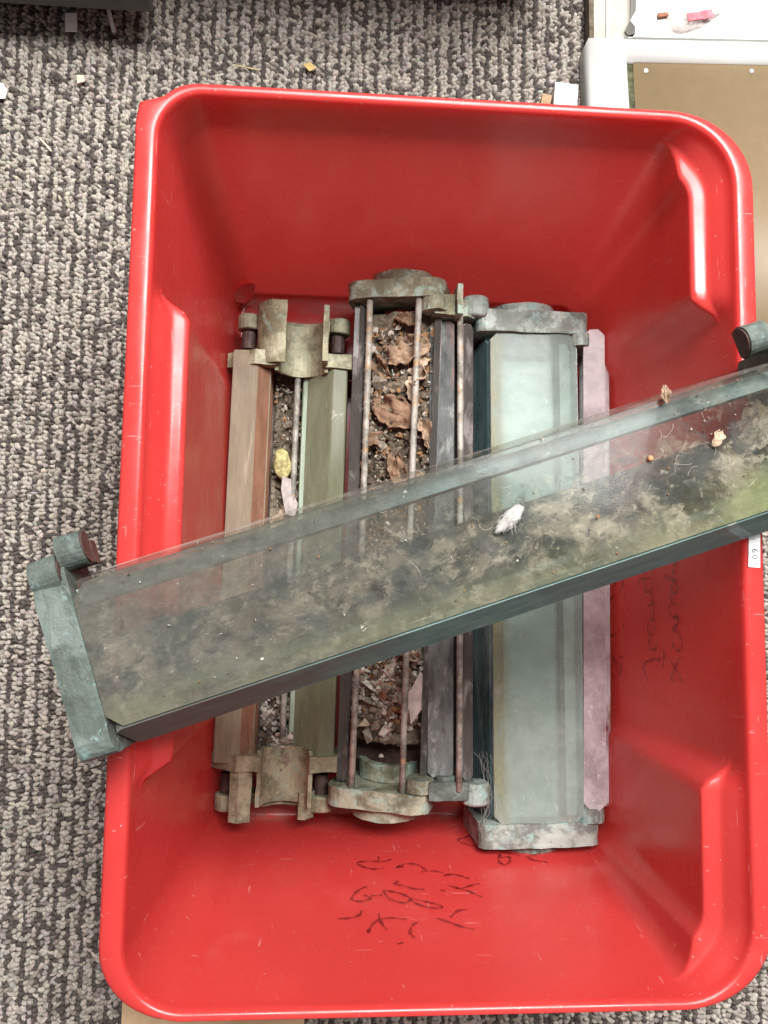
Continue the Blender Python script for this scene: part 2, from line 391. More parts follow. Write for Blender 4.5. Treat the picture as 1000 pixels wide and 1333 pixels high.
END_INK = [[(-0.0174, 0.0885), (-0.0244, 0.0925), (-0.0377, 0.0922), (-0.0478, 0.0948), (-0.0409, 0.1029), (-0.0318, 0.1057), (-0.0251, 0.104)], [(-0.0286, 0.0841), (-0.0286, 0.0911)], [(-0.0146, 0.1035), (-0.0047, 0.097), (0.0057, 0.0999), (0.0112, 0.1093), (0.0189, 0.1107), (0.025, 0.1134)], [(-0.0146, 0.1035), (-0.0079, 0.1023)], [(0.011, 0.1105), (0.0063, 0.1112)], [(0.023, 0.1185), (0.0312, 0.1161), (0.0386, 0.1188), (0.0449, 0.1235)], [(-0.017, 0.1252), (-0.0147, 0.1277), (-0.0187, 0.1305), (-0.0108, 0.1338), (-0.0025, 0.1388), (0.0062, 0.1395)], [(0.0182, 0.1412), (0.0219, 0.142)], [(0.0258, 0.1339), (0.035, 0.1397), (0.044, 0.1458), (0.0501, 0.1528)], [(0.0525, 0.1311), (0.0434, 0.1351), (0.0364, 0.139)], [(-0.041, 0.1343), (-0.0474, 0.1389), (-0.0532, 0.1492), (-0.0527, 0.1549), (-0.0456, 0.1562), (-0.0387, 0.1518), (-0.044, 0.1472)], [(-0.0385, 0.1484), (-0.0293, 0.1475)], [(-0.0282, 0.1406), (-0.0227, 0.1419), (-0.0144, 0.1456), (-0.0077, 0.1526), (-0.0108, 0.1592), (-0.0179, 0.158), (-0.0247, 0.1522), (-0.0282, 0.1406)], [(-0.0077, 0.1526), (0.0028, 0.1573), (0.0141, 0.1632), (0.0147, 0.1675), (0.0053, 0.1662), (-0.0037, 0.1605), (-0.0078, 0.1537)], [(-0.065, 0.1802), (-0.0557, 0.1794), (-0.0486, 0.1755), (-0.0467, 0.1692)], [(-0.0339, 0.1738), (-0.0329, 0.1851), (-0.0291, 0.1961)], [(-0.0428, 0.1996), (-0.0413, 0.1929), (-0.0351, 0.183), (-0.0245, 0.1802), (-0.0131, 0.1826)], [(-0.0047, 0.1859), (-0.0092, 0.1898), (-0.0124, 0.1995), (-0.0098, 0.2062)], [(0.0093, 0.1811), (0.0178, 0.1865), (0.0261, 0.1927), (0.0357, 0.1969)], [(0.0353, 0.1698), (0.0272, 0.1721), (0.0205, 0.1804)], [(-0.0226, 0.2133), (-0.0186, 0.2116)], [(0.0609, 0.0438), (0.0543, 0.048), (0.0469, 0.0534), (0.0532, 0.0618), (0.0636, 0.0674)], [(0.0662, 0.0767), (0.0745, 0.0702), (0.0801, 0.0677), (0.0822, 0.0757), (0.091, 0.081), (0.0975, 0.085)], [(0.081, 0.0808), (0.0764, 0.0934), (0.0802, 0.1008), (0.0868, 0.0936), (0.0867, 0.0861), (0.0793, 0.0884)], [(0.1025, 0.0851), (0.1079, 0.0928), (0.1192, 0.0967)], [(0.1046, 0.0864), (0.1119, 0.0827), (0.1176, 0.0802)]]

ink('marker_writing', SIDE_INK, lambda q: (XR0 + .0228 * q.y / .277 - .0012, q.x, q.y), .0015)
ink('marker_writing', END_INK, lambda q: (q.x, -.266 - .032 * q.y / .275 + .0012, q.y), .0015)

# price sticker on the right flange: flat print "109"
M_paper = simple('sticker_paper', (.86, .86, .85), .45, .05, 80, 0)
M_print = simple('sticker_print', (.10, .11, .15), .6, .2, 200, 0)
M_print2 = simple('sticker_print_faint', (.55, .58, .68), .6, .2, 200, 0)
bm = bmesh.new(); box(bm, -.0042, .0042, -.0115, .0115, 0, .0003)
sticker = obj('price_sticker', bm_mesh('sticker', bm), M_paper, tub)
sticker.location = (.2098, -.0080, .2804); sticker.rotation_euler = (0, rad(4), rad(-2))
def text(s, size, loc, rot, mat, parent):
    cu = bpy.data.curves.new('print', 'FONT'); cu.body = s; cu.size = size; cu.align_x = 'CENTER'; cu.align_y = 'CENTER'; cu.space_character = 1.35
    o = bpy.data.objects.new('printed_number', cu); COL.objects.link(o)
    bpy.context.view_layer.update()
    me = bpy.data.meshes.new_from_object(o.evaluated_get(bpy.context.evaluated_depsgraph_get()))
    bpy.data.objects.remove(o)
    q = obj('printed_number', me, mat, parent); q.location = loc; q.rotation_euler = rot
    return q
text('109', .0062, (.0006, -.0045, .0005), (0, 0, rad(90)), M_print, sticker)
text('00', .0022, (-.0006, .0082, .0005), (0, 0, rad(90)), M_print2, sticker)
# moulded boss in the floor corner
bm = bmesh.new()
prism(bm, [(.0125 * math.cos(rad(45*k+20)), .0145 * math.sin(rad(45*k+20))) for k in range(8)], 0, .010, None, 'Z'); bevel(bm, .0012, 2)
boss = obj('moulded_boss', bm_mesh('boss', bm), M_red, tub); boss.location = (-.1735, .2600, .020); boss.rotation_euler = (rad(28), rad(30), 0)

# ================================================================== LAMP HOUSINGS
# local frame of a lamp: Y along its length, X across, Z up out of the uppermost side; origin on its underside
def lamp(name, label, top, bottom, roll, group='glass and bronze lamp housings in the tub'):
    top, bottom = Vector(top), Vector(bottom)
    y = (top - bottom).normalized(); z = (Vector((0, 0, 1)) - y * y.z).normalized(); x = y.cross(z)
    M = Matrix((x, y, z)).transposed() @ Matrix.Rotation(rad(roll), 3, 'Y')
    o = empty(name, (top + bottom) / 2, M.to_euler())
    return tag(o, label, 'lamp', group)
def outline(w, d, r, notch=0, front_up=True, cham=0.004):
    """end plate outline (x,z): a flat wide D with rounded shoulders and a half-round saddle cut in its back edge"""
    hw = w / 2
    P = [(-hw, cham), (-hw + cham, 0)]
    if notch: P += [(-notch * math.cos(rad(a)), notch * math.sin(rad(a))) for a in range(0, 181, 15)]
    P += [(hw - cham, 0), (hw, cham)]
    P += arc(hw - r, d - r, r, 0, 90, 5) + arc(-hw + r, d - r, r, 90, 180, 5)
    if not front_up: P = [(x, d - z) for x, z in P][::-1]
    return P
def part(name, build, mat, parent, bev=.0012, seg=2, wear=.0005, seed=0, smooth=False, sub=0):
    bm = bmesh.new(); build(bm)
    if bev: bevel(bm, bev, seg)
    if wear >= .0006 and not smooth:
        for it in range(3):
            bmesh.ops.triangulate(bm, faces=[f for f in bm.faces if len(f.verts) > 4])
            bmesh.ops.subdivide_edges(bm, edges=[e for e in bm.edges if e.calc_length() > .007], cuts=1)
        bmesh.ops.triangulate(bm, faces=[f for f in bm.faces if len(f.verts) > 4])
    me = bm_mesh(name, bm)
    if wear: rough(me, wear, 70, seed); rough(me, wear * .5, 260, seed + 4)
    return obj(name, me, mat, parent, smooth)
def shell(bm, cx, cz, r0, r1, a0, a1, y0, y1, n=14):
    P = arc(cx, cz, r1, a0, a1, n) + arc(cx, cz, r0, a1, a0, n)
    prism(bm, P, y0, y1)
def rod(parent, x, z, y0, y1, r, mat, bow=0.0):
    bm = bmesh.new(); n = 9; rings = []
    for i in range(n + 1):
        u = i / n; yy = y0 + (y1 - y0) * u; bx = bow * math.sin(math.pi * u)
        rings.append([bm.verts.new((x + bx + r * math.cos(2*math.pi*k/10), yy, z + r * math.sin(2*math.pi*k/10))) for k in range(10)])
    for a, b in zip(rings, rings[1:]):
        for k in range(10): bm.faces.new((a[k], a[(k+1) % 10], b[(k+1) % 10], b[k]))
    bm.faces.new(rings[0]); bm.faces.new(rings[-1])
    me = bm_mesh('rod', bm); rough(me, .0005, 90, x * 50)
    return obj('rod', me, mat, parent, True)
def pane(parent, x0, z0, x1, z1, y0, y1, t, face, edge, ch=.006, name='glass_pane', label=None, ground=None):
    """a thick slab of glass whose outer face runs from (x0,z0) to (x1,z1) across the lamp; corners clipped, edges ground"""
    a = Vector((x0, 0, z0)); b = Vector((x1, 0, z1)); u = (b - a).normalized(); nrm = u.cross(Vector((0, -1, 0)))
    if nrm.z < 0 and abs(nrm.z) > .01: nrm = -nrm
    w = (b - a).length
    P = [(0, y0 + ch), (ch, y0), (w - ch, y0), (w, y0 + ch), (w, y1 - ch), (w - ch, y1), (ch, y1), (0, y1 - ch)]
    bm = bmesh.new(); prism(bm, P, 0, -t, None, 'Z'); bevel(bm, .0011, 1, 40)
    bmesh.ops.recalc_face_normals(bm, faces=bm.faces)
    for f in bm.faces: f.material_index = (0 if f.normal.z > 0 else 3) if abs(f.normal.z) > .95 else (1 if abs(f.normal.z) < .3 else 2)
    M = Matrix((u, Vector((0, 1, 0)), nrm)).transposed().to_4x4(); M.translation = a
    bmesh.ops.transform(bm, matrix=M, verts=bm.verts)
    me = bm_mesh(name, bm); me.materials.append(face); me.materials.append(edge); me.materials.append(ground or M_ground); me.materials.append(M_clear)
    o = obj(name, me, [], parent)
    if label: o['label'] = label
    return o

V = .0   # bronze colours
BZ_C = bronze('bronze_grey_green', (.15, .165, .145), (.33, .37, .335), (.26, .37, .35), .5, 1)
BZ_A = bronze('bronze_olive', (.165, .155, .095), (.31, .30, .205), (.25, .31, .25), .3, 2)
BZ_B = bronze('bronze_moss', (.165, .165, .11), (.34, .345, .255), (.30, .40, .34), .6, 3)
BZ_F = bronze('bronze_slate_green', (.075, .09, .078), (.125, .152, .137), (.20, .31, .30), .10, 4)
BZ_D = simple('bronze_dark_brown', (.060, .035, .028), .6, .4, 160, .5, spec=.3)
M_rod = bronze('corroded_rod', (.15, .14, .12), (.36, .345, .305), (.36, .24, .13), .35, 6)
M_rodteal = bronze('corroded_rod_grey', (.20, .22, .22), (.36, .38, .38), (.26, .36, .36), .2, 7)
M_soil = simple("dry_soil", (.15, .12, .09), .95, .5, 240, 1.0, spec=.05, detail=9)

M_clear = glass('glass_clean_inner', (.90, .94, .92), [])
M_ground = simple('ground_glass_edge', (.46, .50, .47), .25, .35, 120, .2, spec=.6)
M_ground_dim = simple('ground_glass_edge_dirty', (.20, .20, .17), .35, .5, 120, .2, spec=.5)
# ---------------------------------------------------------------- pale green lamp, front pane up
GC_f = glass('glass_pale_green', (.72, .78, .76), [
    ((.42, .495, .465), 5, .0, .6, .42, 1, (1, 1, 1), None),
    ((.57, .62, .58), 120, .60, .76, .35, 2, (1, .6, 1), None),
    ((.25, .26, .22), 9, .35, .65, .32, 3, (1, .5, 1), (1, .0, -.20, .05, .9)),
    ((.20, .205, .12), 60, .25, .60, .85, 4, (1, .3, 1), (0, -.022, -.038, 0, 1)),
    ((.30, .27, .24), 28, .56, .66, .6, 8, (1, .7, 1), (1, .0, -.10, 0, 1)),
    ((.05, .05, .045), 330, .715, .75, .9, 5, (1, 1, 1), None),
    ((.80, .82, .78), 260, .735, .76, .9, 6, (1, .6, 1), None)], grough=.10)
GC_e = glass('glass_edge_green', (.62, .76, .73), [((.52, .60, .57), 40, .2, .6, .55, 2, (1, .2, 1), None), ((.10, .11, .09), 90, .55, .7, .7, 3, (1, .3, 1), None)])
GC_t = glass('glass_dark_teal', (.20, .34, .36), [((.10, .15, .16), 20, .2, .6, .65, 3, (1, .3, 1), None), ((.22, .24, .23), 30, .45, .65, .6, 1, (1, .3, 1), (1, .06, -.06, .1, 1)), ((.7, .7, .66), 240, .72, .75, .9, 7, (1, 1, 1), None)])
C = lamp('lamp_housing', 'pale green dusty glass lamp housing lying front pane up, second from the right wall', (.1080, .2235, .012), (.1136, -.2675, .012), 2)
H = .2455
def cap_front(parent, s, w, d, th, mat, seed, collar=True, hook=1, gap=.010, length=H):
    def plate(bm):
        prism(bm, outline(w, d + .003, .011, .027), s * (length - th), s * length)
    cap = part('end_cap', plate, mat, parent, .0022, 2, .0009, seed)
    if collar:
        part('collar', lambda bm: prism(bm, arc(-.002, .034, .0335, 0, 180, 20), s * (length - .002), s * (length + .011)), mat, cap, .002, 2, .0008, seed + 1)
    # hooked finger at one end of the plate, parted from it by a dark slot
    def finger(bm):
        x = hook * (w / 2 - .002)
        prism(bm, arc(x - hook * .006, d - .006, .0105, -60, 240, 12), s * (length - th * .95), s * (length - th * .95 - .012))
    f = part('clip', finger, mat, cap, .0016, 2, .0007, seed + 2)
    return cap
cap_front(C, 1, .109, .073, .021, BZ_C, 1, hook=1)
cap_front(C, -1, .111, .073, .021, BZ_C, 7, hook=1)
pane(C, -.0415, .0715, .0405, .0735, -H + .020, H - .021, .006, GC_f, GC_e, .007)
pane(C, .0425, .071, .0490, .030, -H + .022, H - .022, .005, GC_e, GC_e, .004)
pane(C, -.0520, .020, -.0435, .066, -H + .022, H - .026, .005, GC_t, GC_t, .005, ground=M_ground_dim, label='dark teal side pane')
def backtray(bm): prism(bm, [(-.042, .046), (.040, .046), (.040, .054), (-.042, .054)], -H + .02, H - .02)
M_lining = simple('dusty_lining', (.43, .52, .49), .8, .08, 12, .1)
part('reflector', backtray, M_lining, C, .001, 1, 0)
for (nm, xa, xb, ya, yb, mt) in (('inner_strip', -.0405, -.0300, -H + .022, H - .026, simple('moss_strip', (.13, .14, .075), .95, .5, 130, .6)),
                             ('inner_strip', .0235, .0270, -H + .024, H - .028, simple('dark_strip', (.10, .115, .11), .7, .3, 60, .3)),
                             ('inner_strip', -.0280, .0230, H - .040, H - .030, simple('shadow_strip', (.12, .14, .13), .8, .3, 60, .3)),  # dark bar put where shade lies inside, below the far cap
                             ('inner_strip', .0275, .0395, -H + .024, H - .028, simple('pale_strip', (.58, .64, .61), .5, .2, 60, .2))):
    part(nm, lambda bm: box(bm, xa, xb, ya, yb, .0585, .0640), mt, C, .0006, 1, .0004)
rod(C, .036, .046, -H + .015, H - .015, .0028, M_rodteal)
rod(C, -.034, .046, -H + .015, H - .015, .0028, M_rodteal)

# ---------------------------------------------------------------- pink looking lamp squeezed between it and the wall
GD_f = glass('glass_clear_scratched', (.95, .90, .91), [
    ((.74, .64, .66), 12, .0, .7, .62, 2, (1, 1, 1), None),  # pink of the red tub seen through the glass, put into the film colour
    ((.78, .76, .75), 110, .60, .72, .6, 4, (1, .6, 1), None),
    ((.30, .22, .22), 200, .66, .72, .7, 5, (1, .6, 1), None)], grough=.1)
GD_e = glass('glass_edge_milky', (.90, .86, .86), [((.70, .66, .67), 40, .25, .6, .7, 2, (1, .3, 1), None)])
D = lamp('lamp_housing', 'clear glass lamp housing with pinkish pane, wedged beside the right wall of the tub', (.1665, .2120, .0200), (.1635, -.2480, .0200), -4)
HD = .230
pane(D, -.0030, .0640, .0165, .0665, -HD + .012, HD - .004, .007, GD_f, GD_e, .006)
pane(D, .0170, .0620, .0130, .010, -HD + .014, HD - .010, .005, GD_e, GD_e, .004)
part('end_cap', lambda bm: prism(bm, [(-.002, 0), (.008, 0), (.0135, .004), (.0175, .056), (.013, .063), (-.002, .063)], -HD + .016, -HD), BZ_C, D, .003, 3, .0008, 3)
part('end_cap', lambda bm: prism(bm, [(-.002, 0), (.008, 0), (.0120, .004), (.0150, .046), (.012, .052), (-.002, .052)], HD - .020, HD - .006), BZ_C, D, .003, 3, .0008, 4)
rod(D, .004, .030, -HD + .010, HD - .012, .0025, M_rodteal)

# ---------------------------------------------------------------- olive lamp with its back up, saddle ends open
GA_l = glass('glass_tan', (.75, .60, .48), [
    ((.35, .30, .225), 14, .0, .6, .70, 1, (1, .15, 1), None),
    ((.27, .22, .15), 30, .45, .75, .5, 2, (1, .25, 1), None),
    ((.50, .45, .36), 60, .60, .75, .5, 6, (1, .1, 1), None)], grough=.12)
GA_o = glass('glass_amber_side', (.85, .42, .30), [((.30, .165, .11), 14, .15, .5, .60, 3, (1, .3, 1), None), ((.36, .31, .25), 60, .55, .7, .5, 5, (1, .2, 1), None)], grough=.12)  # orange of the red tub refracted in the glass, put into tint and film
GA_g = glass('glass_olive', (.50, .54, .40), [
    ((.19, .20, .13), 14, .0, .5, .72, 4, (1, .2, 1), None),
    ((.13, .12, .08), 34, .46, .66, .6, 5, (1, .3, 1), None),
    ((.46, .47, .38), 90, .62, .72, .6, 7, (1, .5, 1), None)], grough=.12)
GA_p = glass('glass_mint_strip', (.62, .74, .62), [((.45, .53, .43), 30, .15, .5, .75, 2, (1, .15, 1), None), ((.06, .05, .04), 220, .64, .70, .9, 3, (1, .6, 1), None)])
A = lamp('lamp_housing', 'olive bronze lamp housing lying open back up with saddle ends, beside the left wall', (-.1172, .2160, .004), (-.1250, -.2400, .004), 0)
HA = .2280
part('front_plate', lambda bm: box(bm, -.050, .050, -HA + .03, HA - .03, .002, .006), simple('dirty_inside', (.14, .115, .10), .9, .45, 60, .6, spec=.1), A, 0, 1, 0)
def slabprism(pts, mats, pick, name='glass_pane'):
    bm = bmesh.new(); prism(bm, pts, -HA + .040, HA - .034)
    bmesh.ops.recalc_face_normals(bm, faces=bm.faces)
    for f in bm.faces: f.material_index = pick(f.normal)
    bevel(bm, .0012, 1, 20)
    me = bm_mesh(name, bm)
    for m in mats: me.materials.append(m)
    return obj(name, me, [], A)
slabprism([(-.0560, .012), (-.0540, .0600), (-.0310, .0625), (-.0190, .0500), (-.0190, .012)], [GA_l, GA_o], lambda n: 1 if n.x > .3 else 0)
slabprism([(.0560, .012), (.0540, .0580), (.0400, .0605), (.0160, .0330), (.0110, .0300), (.0105, .012)], [GA_g, GA_p], lambda n: 1 if n.x < -.9 or (n.x < -.3 and n.z > .8) else 0)
rod(A, .0060, .034, -HA + .036, HA - .034, .0030, M_rod)
def saddle_cap(s, seed):
    """plates either side, a half-round trough between them, a lip and two round lugs at the outer end"""
    y_in, y_pl, y_out = s * (HA - .048), s * (HA - .034), s * (HA + .004)
    cap = part('end_cap', lambda bm: 
        prism(bm, [(-.0610, .020), (-.0610, .046), (-.0330, .0660), (-.0120, .0640), (-.0120, .054), (-.0330, .052), (-.0480, .038), (-.0480, .020)], y_in, y_pl), BZ_A, A, .002, 2, .0009, seed)
    part('side_plate', lambda bm: prism(bm, [(.0330, .050), (.0330, .0640), (.0580, .0610), (.0600, .020), (.0500, .020), (.0500, .050)], y_in, y_pl), BZ_A, cap, .002, 2, .0009, seed + 8)
    part('saddle', lambda bm: shell(bm, .0105, .0600, .0215, .0250, 180, 360, y_in - s * .004, y_out - s * .006, 16), BZ_A, cap, .0012, 1, .0008, seed + 1)
    part('lip', lambda bm: prism(bm, [(-.050, .006), (.050, .006), (.052, .020), (.040, .030), (.024, .030)] + arc(.0105, .058, .026, -40, -140, 8) + [(-.010, .030), (-.040, .030), (-.052, .020)], y_out - s * .010, y_out - s * .001), BZ_A, cap, .0015, 2, .0008, seed + 5)
    for x in (-.0430, .0440):
        lug = part('lug', lambda bm, x=x: cyl(bm, (x, y_out - s * .012, .036), (x, y_out + s * .003, .036), .0115, 18), BZ_A, cap, .0018, 2, .0006, seed + x * 10)
        part('lug_stem', lambda bm, x=x: cyl(bm, (x, y_out - s * .030, .034), (x, y_out - s * .011, .034), .0070, 14), BZ_D, cap, 0, 1, .0004, seed + x * 10)
    return cap
capA = saddle_cap(1, 11)
part('tab', lambda bm: shell(bm, -.0085, .044, .0225, .0260, 82, 178, HA - .046, HA + .014, 12), BZ_A, capA, .0012, 2, .0009, 15)
part('tab', lambda bm: box(bm, .0300, .0350, HA - .046, HA + .008, .048, .078), BZ_A, capA, .0014, 2, .0006, 16)
capA2 = saddle_cap(-1, 21)
part('tab', lambda bm: prism(bm, [(-.040, .020), (-.024, .020), (-.019, .058), (-.030, .064), (-.038, .060)], -HA + .036, -HA - .012), BZ_A, capA2, .0025, 2, .0009, 25)
part('tab', lambda bm: prism(bm, [(.020, .020), (.036, .020), (.038, .040), (.030, .050), (.024, .048)], -HA + .012, -HA - .012), BZ_A, capA2, .003, 2, .0009, 26)

# ---------------------------------------------------------------- open lamp full of dead leaves, leaning to the left
GB_s = glass('glass_smoked', (.30, .31, .31), [((.085, .078, .072), 14, .2, .5, .80, 1, (1, .3, 1), None), ((.26, .24, .22), 60, .52, .68, .7, 2, (1, .4, 1), None), ((.6, .57, .52), 260, .70, .74, .9, 5, (1, 1, 1), None)])
GB_m = glass('glass_mottled_grey', (.62, .60, .60), [((.20, .21, .205), 26, .25, .60, .75, 2, (1, .35, 1), None), ((.36, .38, .37), 60, .52, .68, .7, 3, (1, .5, 1), None), ((.38, .23, .22), 18, .52, .68, .8, 8, (1, .5, 1), (1, .10, .2, 0, 1)), ((.10, .095, .09), 120, .56, .66, .8, 5, (1, .5, 1), None)], grough=.15)
HB = .2420
B1 = lamp('lamp_housing', 'mossy bronze lamp housing without front pane, full of dead leaves and grit', (-.0040, .2480, .0300), (-.0135, -.2360, .0170), -17)
def cap_b(s, seed, w=.094):
    cap = part('end_cap', lambda bm: prism(bm, outline(w, .066, .014, .026), s * (HB - .017), s * HB), BZ_B, B1, .003, 3, .0010, seed)
    part('collar', lambda bm: prism(bm, arc(.002, .028, .031, 0, 180, 18), s * (HB - .002), s * (HB + .012)), BZ_B, cap, .0025, 3, .0010, seed + 1)
    part('clip', lambda bm: prism(bm, arc(w / 2 - .009, .055, .0125, -70, 250, 14), s * (HB - .018), s * (HB - .030)), BZ_B, cap, .002, 2, .0008, seed + 2)
    return cap
cap_b(1, 31)
def ring_b(bm): shell(bm, 0, .010, .022, .029, 10, 170, -HB + .018, -HB + .034)
cb = cap_b(-1, 36); part('seat_ring', ring_b, BZ_B, cb, .0015, 2, .001, 38)
rod(B1, -.0235, .0600, -HB + .012, HB - .012, .0031, M_rod, .0012)
rod(B1, .0235, .0600, -HB + .012, HB - .012, .0031, M_rod, -.0010)
pane(B1, -.0490, .012, -.0390, .056, -HB + .018, HB - .018, .006, GB_s, GB_s, .005, ground=M_ground_dim, label='smoke dark side pane')
pane(B1, -.0365, .0545, -.0300, .0560, -HB + .020, HB - .020, .004, GB_s, GB_s, .003, ground=M_ground_dim, label='narrow dirty pane strip')
pane(B1, .0430, .050, .0450, .012, -HB + .018, HB - .020, .006, GB_m, GB_s, .005, ground=M_ground_dim)
part('back_plate', lambda bm: prism(bm, [(-.042, .0), (.042, .0), (.042, .004), (-.042, .004)], -HB + .018, HB - .018), BZ_D, B1, .001, 1, 0)

# ---------------------------------------------------------------- lamp standing on edge between the leaf filled one and the pale green one
B2 = lamp('lamp_housing', 'narrow lamp housing turned on edge with mottled grey pane, left of the pale green one', (.0385, .2290, .0030), (.0405, -.2250, .0030), 0)
H2 = .2270
def cap_edge(s, seed):
    cap = part('end_cap', lambda bm: prism(bm, [(-.026, .0), (.014, .0), (.0150, .060), (.0150, .084), (.008, .090), (-.026, .090)], s * (H2 - .016), s * H2), BZ_B if s > 0 else BZ_F, B2, .0028, 2, .0009, seed)
    part('lug', lambda bm: cyl(bm, (.0170, s * (H2 - .014), .078), (.0170, s * (H2 + .006), .078), .0130, 20), BZ_C, cap, .003, 3, .0008, seed + 1)
    return cap
ce = cap_edge(1, 41)
part('tab', lambda bm: box(bm, -.0040, .0010, H2 - .018, H2 + .010, .080, .104), BZ_B, ce, .0012, 2, .0008, 43)
part('tab', lambda bm: box(bm, -.0240, -.0050, H2 - .016, H2 + .002, .082, .096), BZ_A, ce, .0012, 2, .0008, 44)
ce2 = cap_edge(-1, 46)
part('clip', lambda bm: cyl(bm, (-.010, -H2 + .020, .080), (-.010, -H2 + .004, .080), .0095, 16), BZ_F, ce2, .002, 2, .0008, 47)
pane(B2, -.0260, .0780, -.0040, .0840, -H2 + .018, H2 - .018, .006, GB_m, GB_s, .004, ground=M_ground_dim)
pane(B2, .0050, .0850, .0150, .0780, -H2 + .016, H2 - .020, .006, GB_s, GB_m, .003, ground=M_ground_dim, label='smoky narrow edge pane')
pane(B2, .0155, .0740, .0165, .0080, -H2 + .016, H2 - .020, .004, GC_t, GC_t, .003, ground=M_ground_dim, label='dark teal lower pane')
rod(B2, .0005, .0890, -H2 + .008, H2 - .008, .0029, M_rod, .0006)
part('back_plate', lambda bm: box(bm, -.026, .013, -H2 + .016, H2 - .016, .0005, .006), BZ_D, B2, .001, 1, 0)

# ---------------------------------------------------------------- large lamp laid across the tub on both rims
TAN = (.245, .22, .165)
GF_f = glass('glass_grimy_front', (.70, .74, .73), [
    # brown-grey film, thickened at the left end, also to deepen the shade below
    ((.125, .118, .10), 22, .18, .55, .72, 1, (1, .6, 1), (1, .05, -.15, .25, 1.0)),
    # silt that slid to the lower side
    (TAN, 24, .42, .60, .66, 4, (1, .75, 1), [(0, -.020, .014, .05, 1), (1, -.16, .06, .20, 1)]),
    ((.27, .25, .19), 46, .50, .62, .60, 6, (1, .8, 1), [(0, -.026, .002, .25, 1), (1, -.16, .10, .22, 1)]),
    ((.34, .31, .24), 150, .54, .62, .50, 26, (1, .7, 1), [(0, -.026, .002, .2, 1), (1, -.16, .12, .25, 1)]),
    ((.05, .05, .047), 120, .55, .63, .55, 27, (1, .7, 1), [(0, -.03, .0, .3, 1)]),
    # black voids in the silt
    ((.045, .050, .050), 30, .46, .64, .72, 9, (1, .75, 1), [(0, -.024, -.006, .0, 1), (0, .042, .028, .15, 1)]),
    ((.07, .07, .065), 48, .54, .62, .80, 12, (1, .8, 1), [(0, -.03, .0, .2, 1)]),
    # algae along the lower edge
    ((.135, .135, .085), 14, .32, .55, .50, 14, (1, .4, 1), [(0, .020, .038, 0, 1)]),
    ((.19, .21, .095), 16, .40, .58, .60, 15, (1, .4, 1), [(0, .006, .030, 0, 1), (1, .08, .19, 0, 1)]),
    ((.50, .48, .42), 150, .675, .70, .6, 17, (1, .6, 1), None),
    ((.80, .78, .72), 330, .725, .745, .95, 18, (1, 1, 1), None),
    ((.04, .035, .03), 300, .72, .75, .9, 19, (1, 1, 1), None)], grough=.14, fres_gain=.30)
GF_u = glass('glass_clear_upper', (.84, .84, .82), [((.36, .33, .29), 20, .35, .7, .50, 1, (1, .4, 1), (1, .0, -.2, .5, 1)), ((.05, .04, .035), 120, .655, .69, .9, 3, (1, .5, 1), None), ((.7, .68, .62), 200, .70, .73, .9, 5, (1, .6, 1), None)])
GF_l = glass('glass_lower_teal', (.16, .26, .25), [((.16, .24, .225), 12, .0, .45, .88, 2, (1, .4, 1), None), ((.10, .085, .072), 12, .3, .6, .8, 3, (1, .4, 1), (1, .02, -.18, 0, 1)), ((.42, .44, .38), 130, .66, .70, .8, 6, (1, .4, 1), None)], grough=.12)
GF_e = glass('glass_edge_film', (.60, .68, .62), [((.36, .36, .26), 30, .25, .55, .75, 2, (1, .2, 1), None), ((.14, .13, .11), 60, .52, .66, .7, 3, (1, .3, 1), None)])
F = lamp('lamp_housing', 'largest looking grimy glass lamp housing laid diagonally across both rims of the tub', (.2380, .0733, .2815), (-.2300, -.0865, .2815), -3, group='lamp housing laid across the tub')
HF = (Vector((.2380, .0733)) - Vector((-.2300, -.0865))).length / 2
pane(F, -.0420, .0475, .0430, .0485, -HF + .020, HF - .020, .006, GF_f, GF_e, .008, ground=M_ground_dim)
pane(F, -.0520, .006, -.0435, .046, -HF + .022, HF - .022, .005, GF_u, GF_u, .004, label='clear upper side pane')
pane(F, .0575, .008, .0445, .047, -HF + .022, HF - .022, .005, GF_l, GF_l, .004, ground=M_ground_dim, label='dark teal lower side pane')
def cap_f(s, seed):
    cap = part('end_cap', lambda bm: prism(bm, outline(.113, .050, .010, .027), s * (HF - .0200), s * HF), BZ_F, F, .0028, 3, .0010, seed)
    if s > 0: part('collar', lambda bm: shell(bm, 0, .004, .027, .033, 0, 180, s * (HF - .002), s * (HF + .012)), BZ_F, cap, .0015, 2, .0008, seed + 1)
    # two rounded lugs at the upper end, with dark brown end faces; dark blocks in place of slots
    for (x, ya, yb, z, r) in ((-.0520, .002, .018, .042, .0110), (-.0625, -.014 - (.003 if s > 0 else 0), .001 - (.003 if s > 0 else 0), .040, .0105)):
        lug = part('lug', lambda bm, x=x, ya=ya, yb=yb, z=z, r=r: prism(bm, arc(x, z, r, -35, 215, 16), s * (HF - .0185 + ya), s * (HF - .0185 + yb)), BZ_F, cap, .0016, 2, .0006, seed + x * 100)
        part('cut_face', lambda bm, x=x, ya=ya, z=z, r=r: prism(bm, arc(x, z, r * .90, -30, 210, 14), s * (HF - .0185 + ya - .0012), s * (HF - .0185 + ya + .0012)), BZ_D, cap, .0004, 1, 0)
        if s < 0: part('slot_block', lambda bm, x=x, ya=ya, yb=yb, z=z: box(bm, x - .005, x + .009, *sorted((s * (HF - .0185 + ya - .001), s * (HF - .0185 + yb - .004))), z - .018, z - .0070), BZ_D, cap, .001, 1, .0003)
    return cap
cap_f(-1, 51); cap_f(1, 56)
M_rail = bronze('rail_slate', (.24, .26, .265), (.38, .41, .42), (.32, .38, .38), .3, 8)
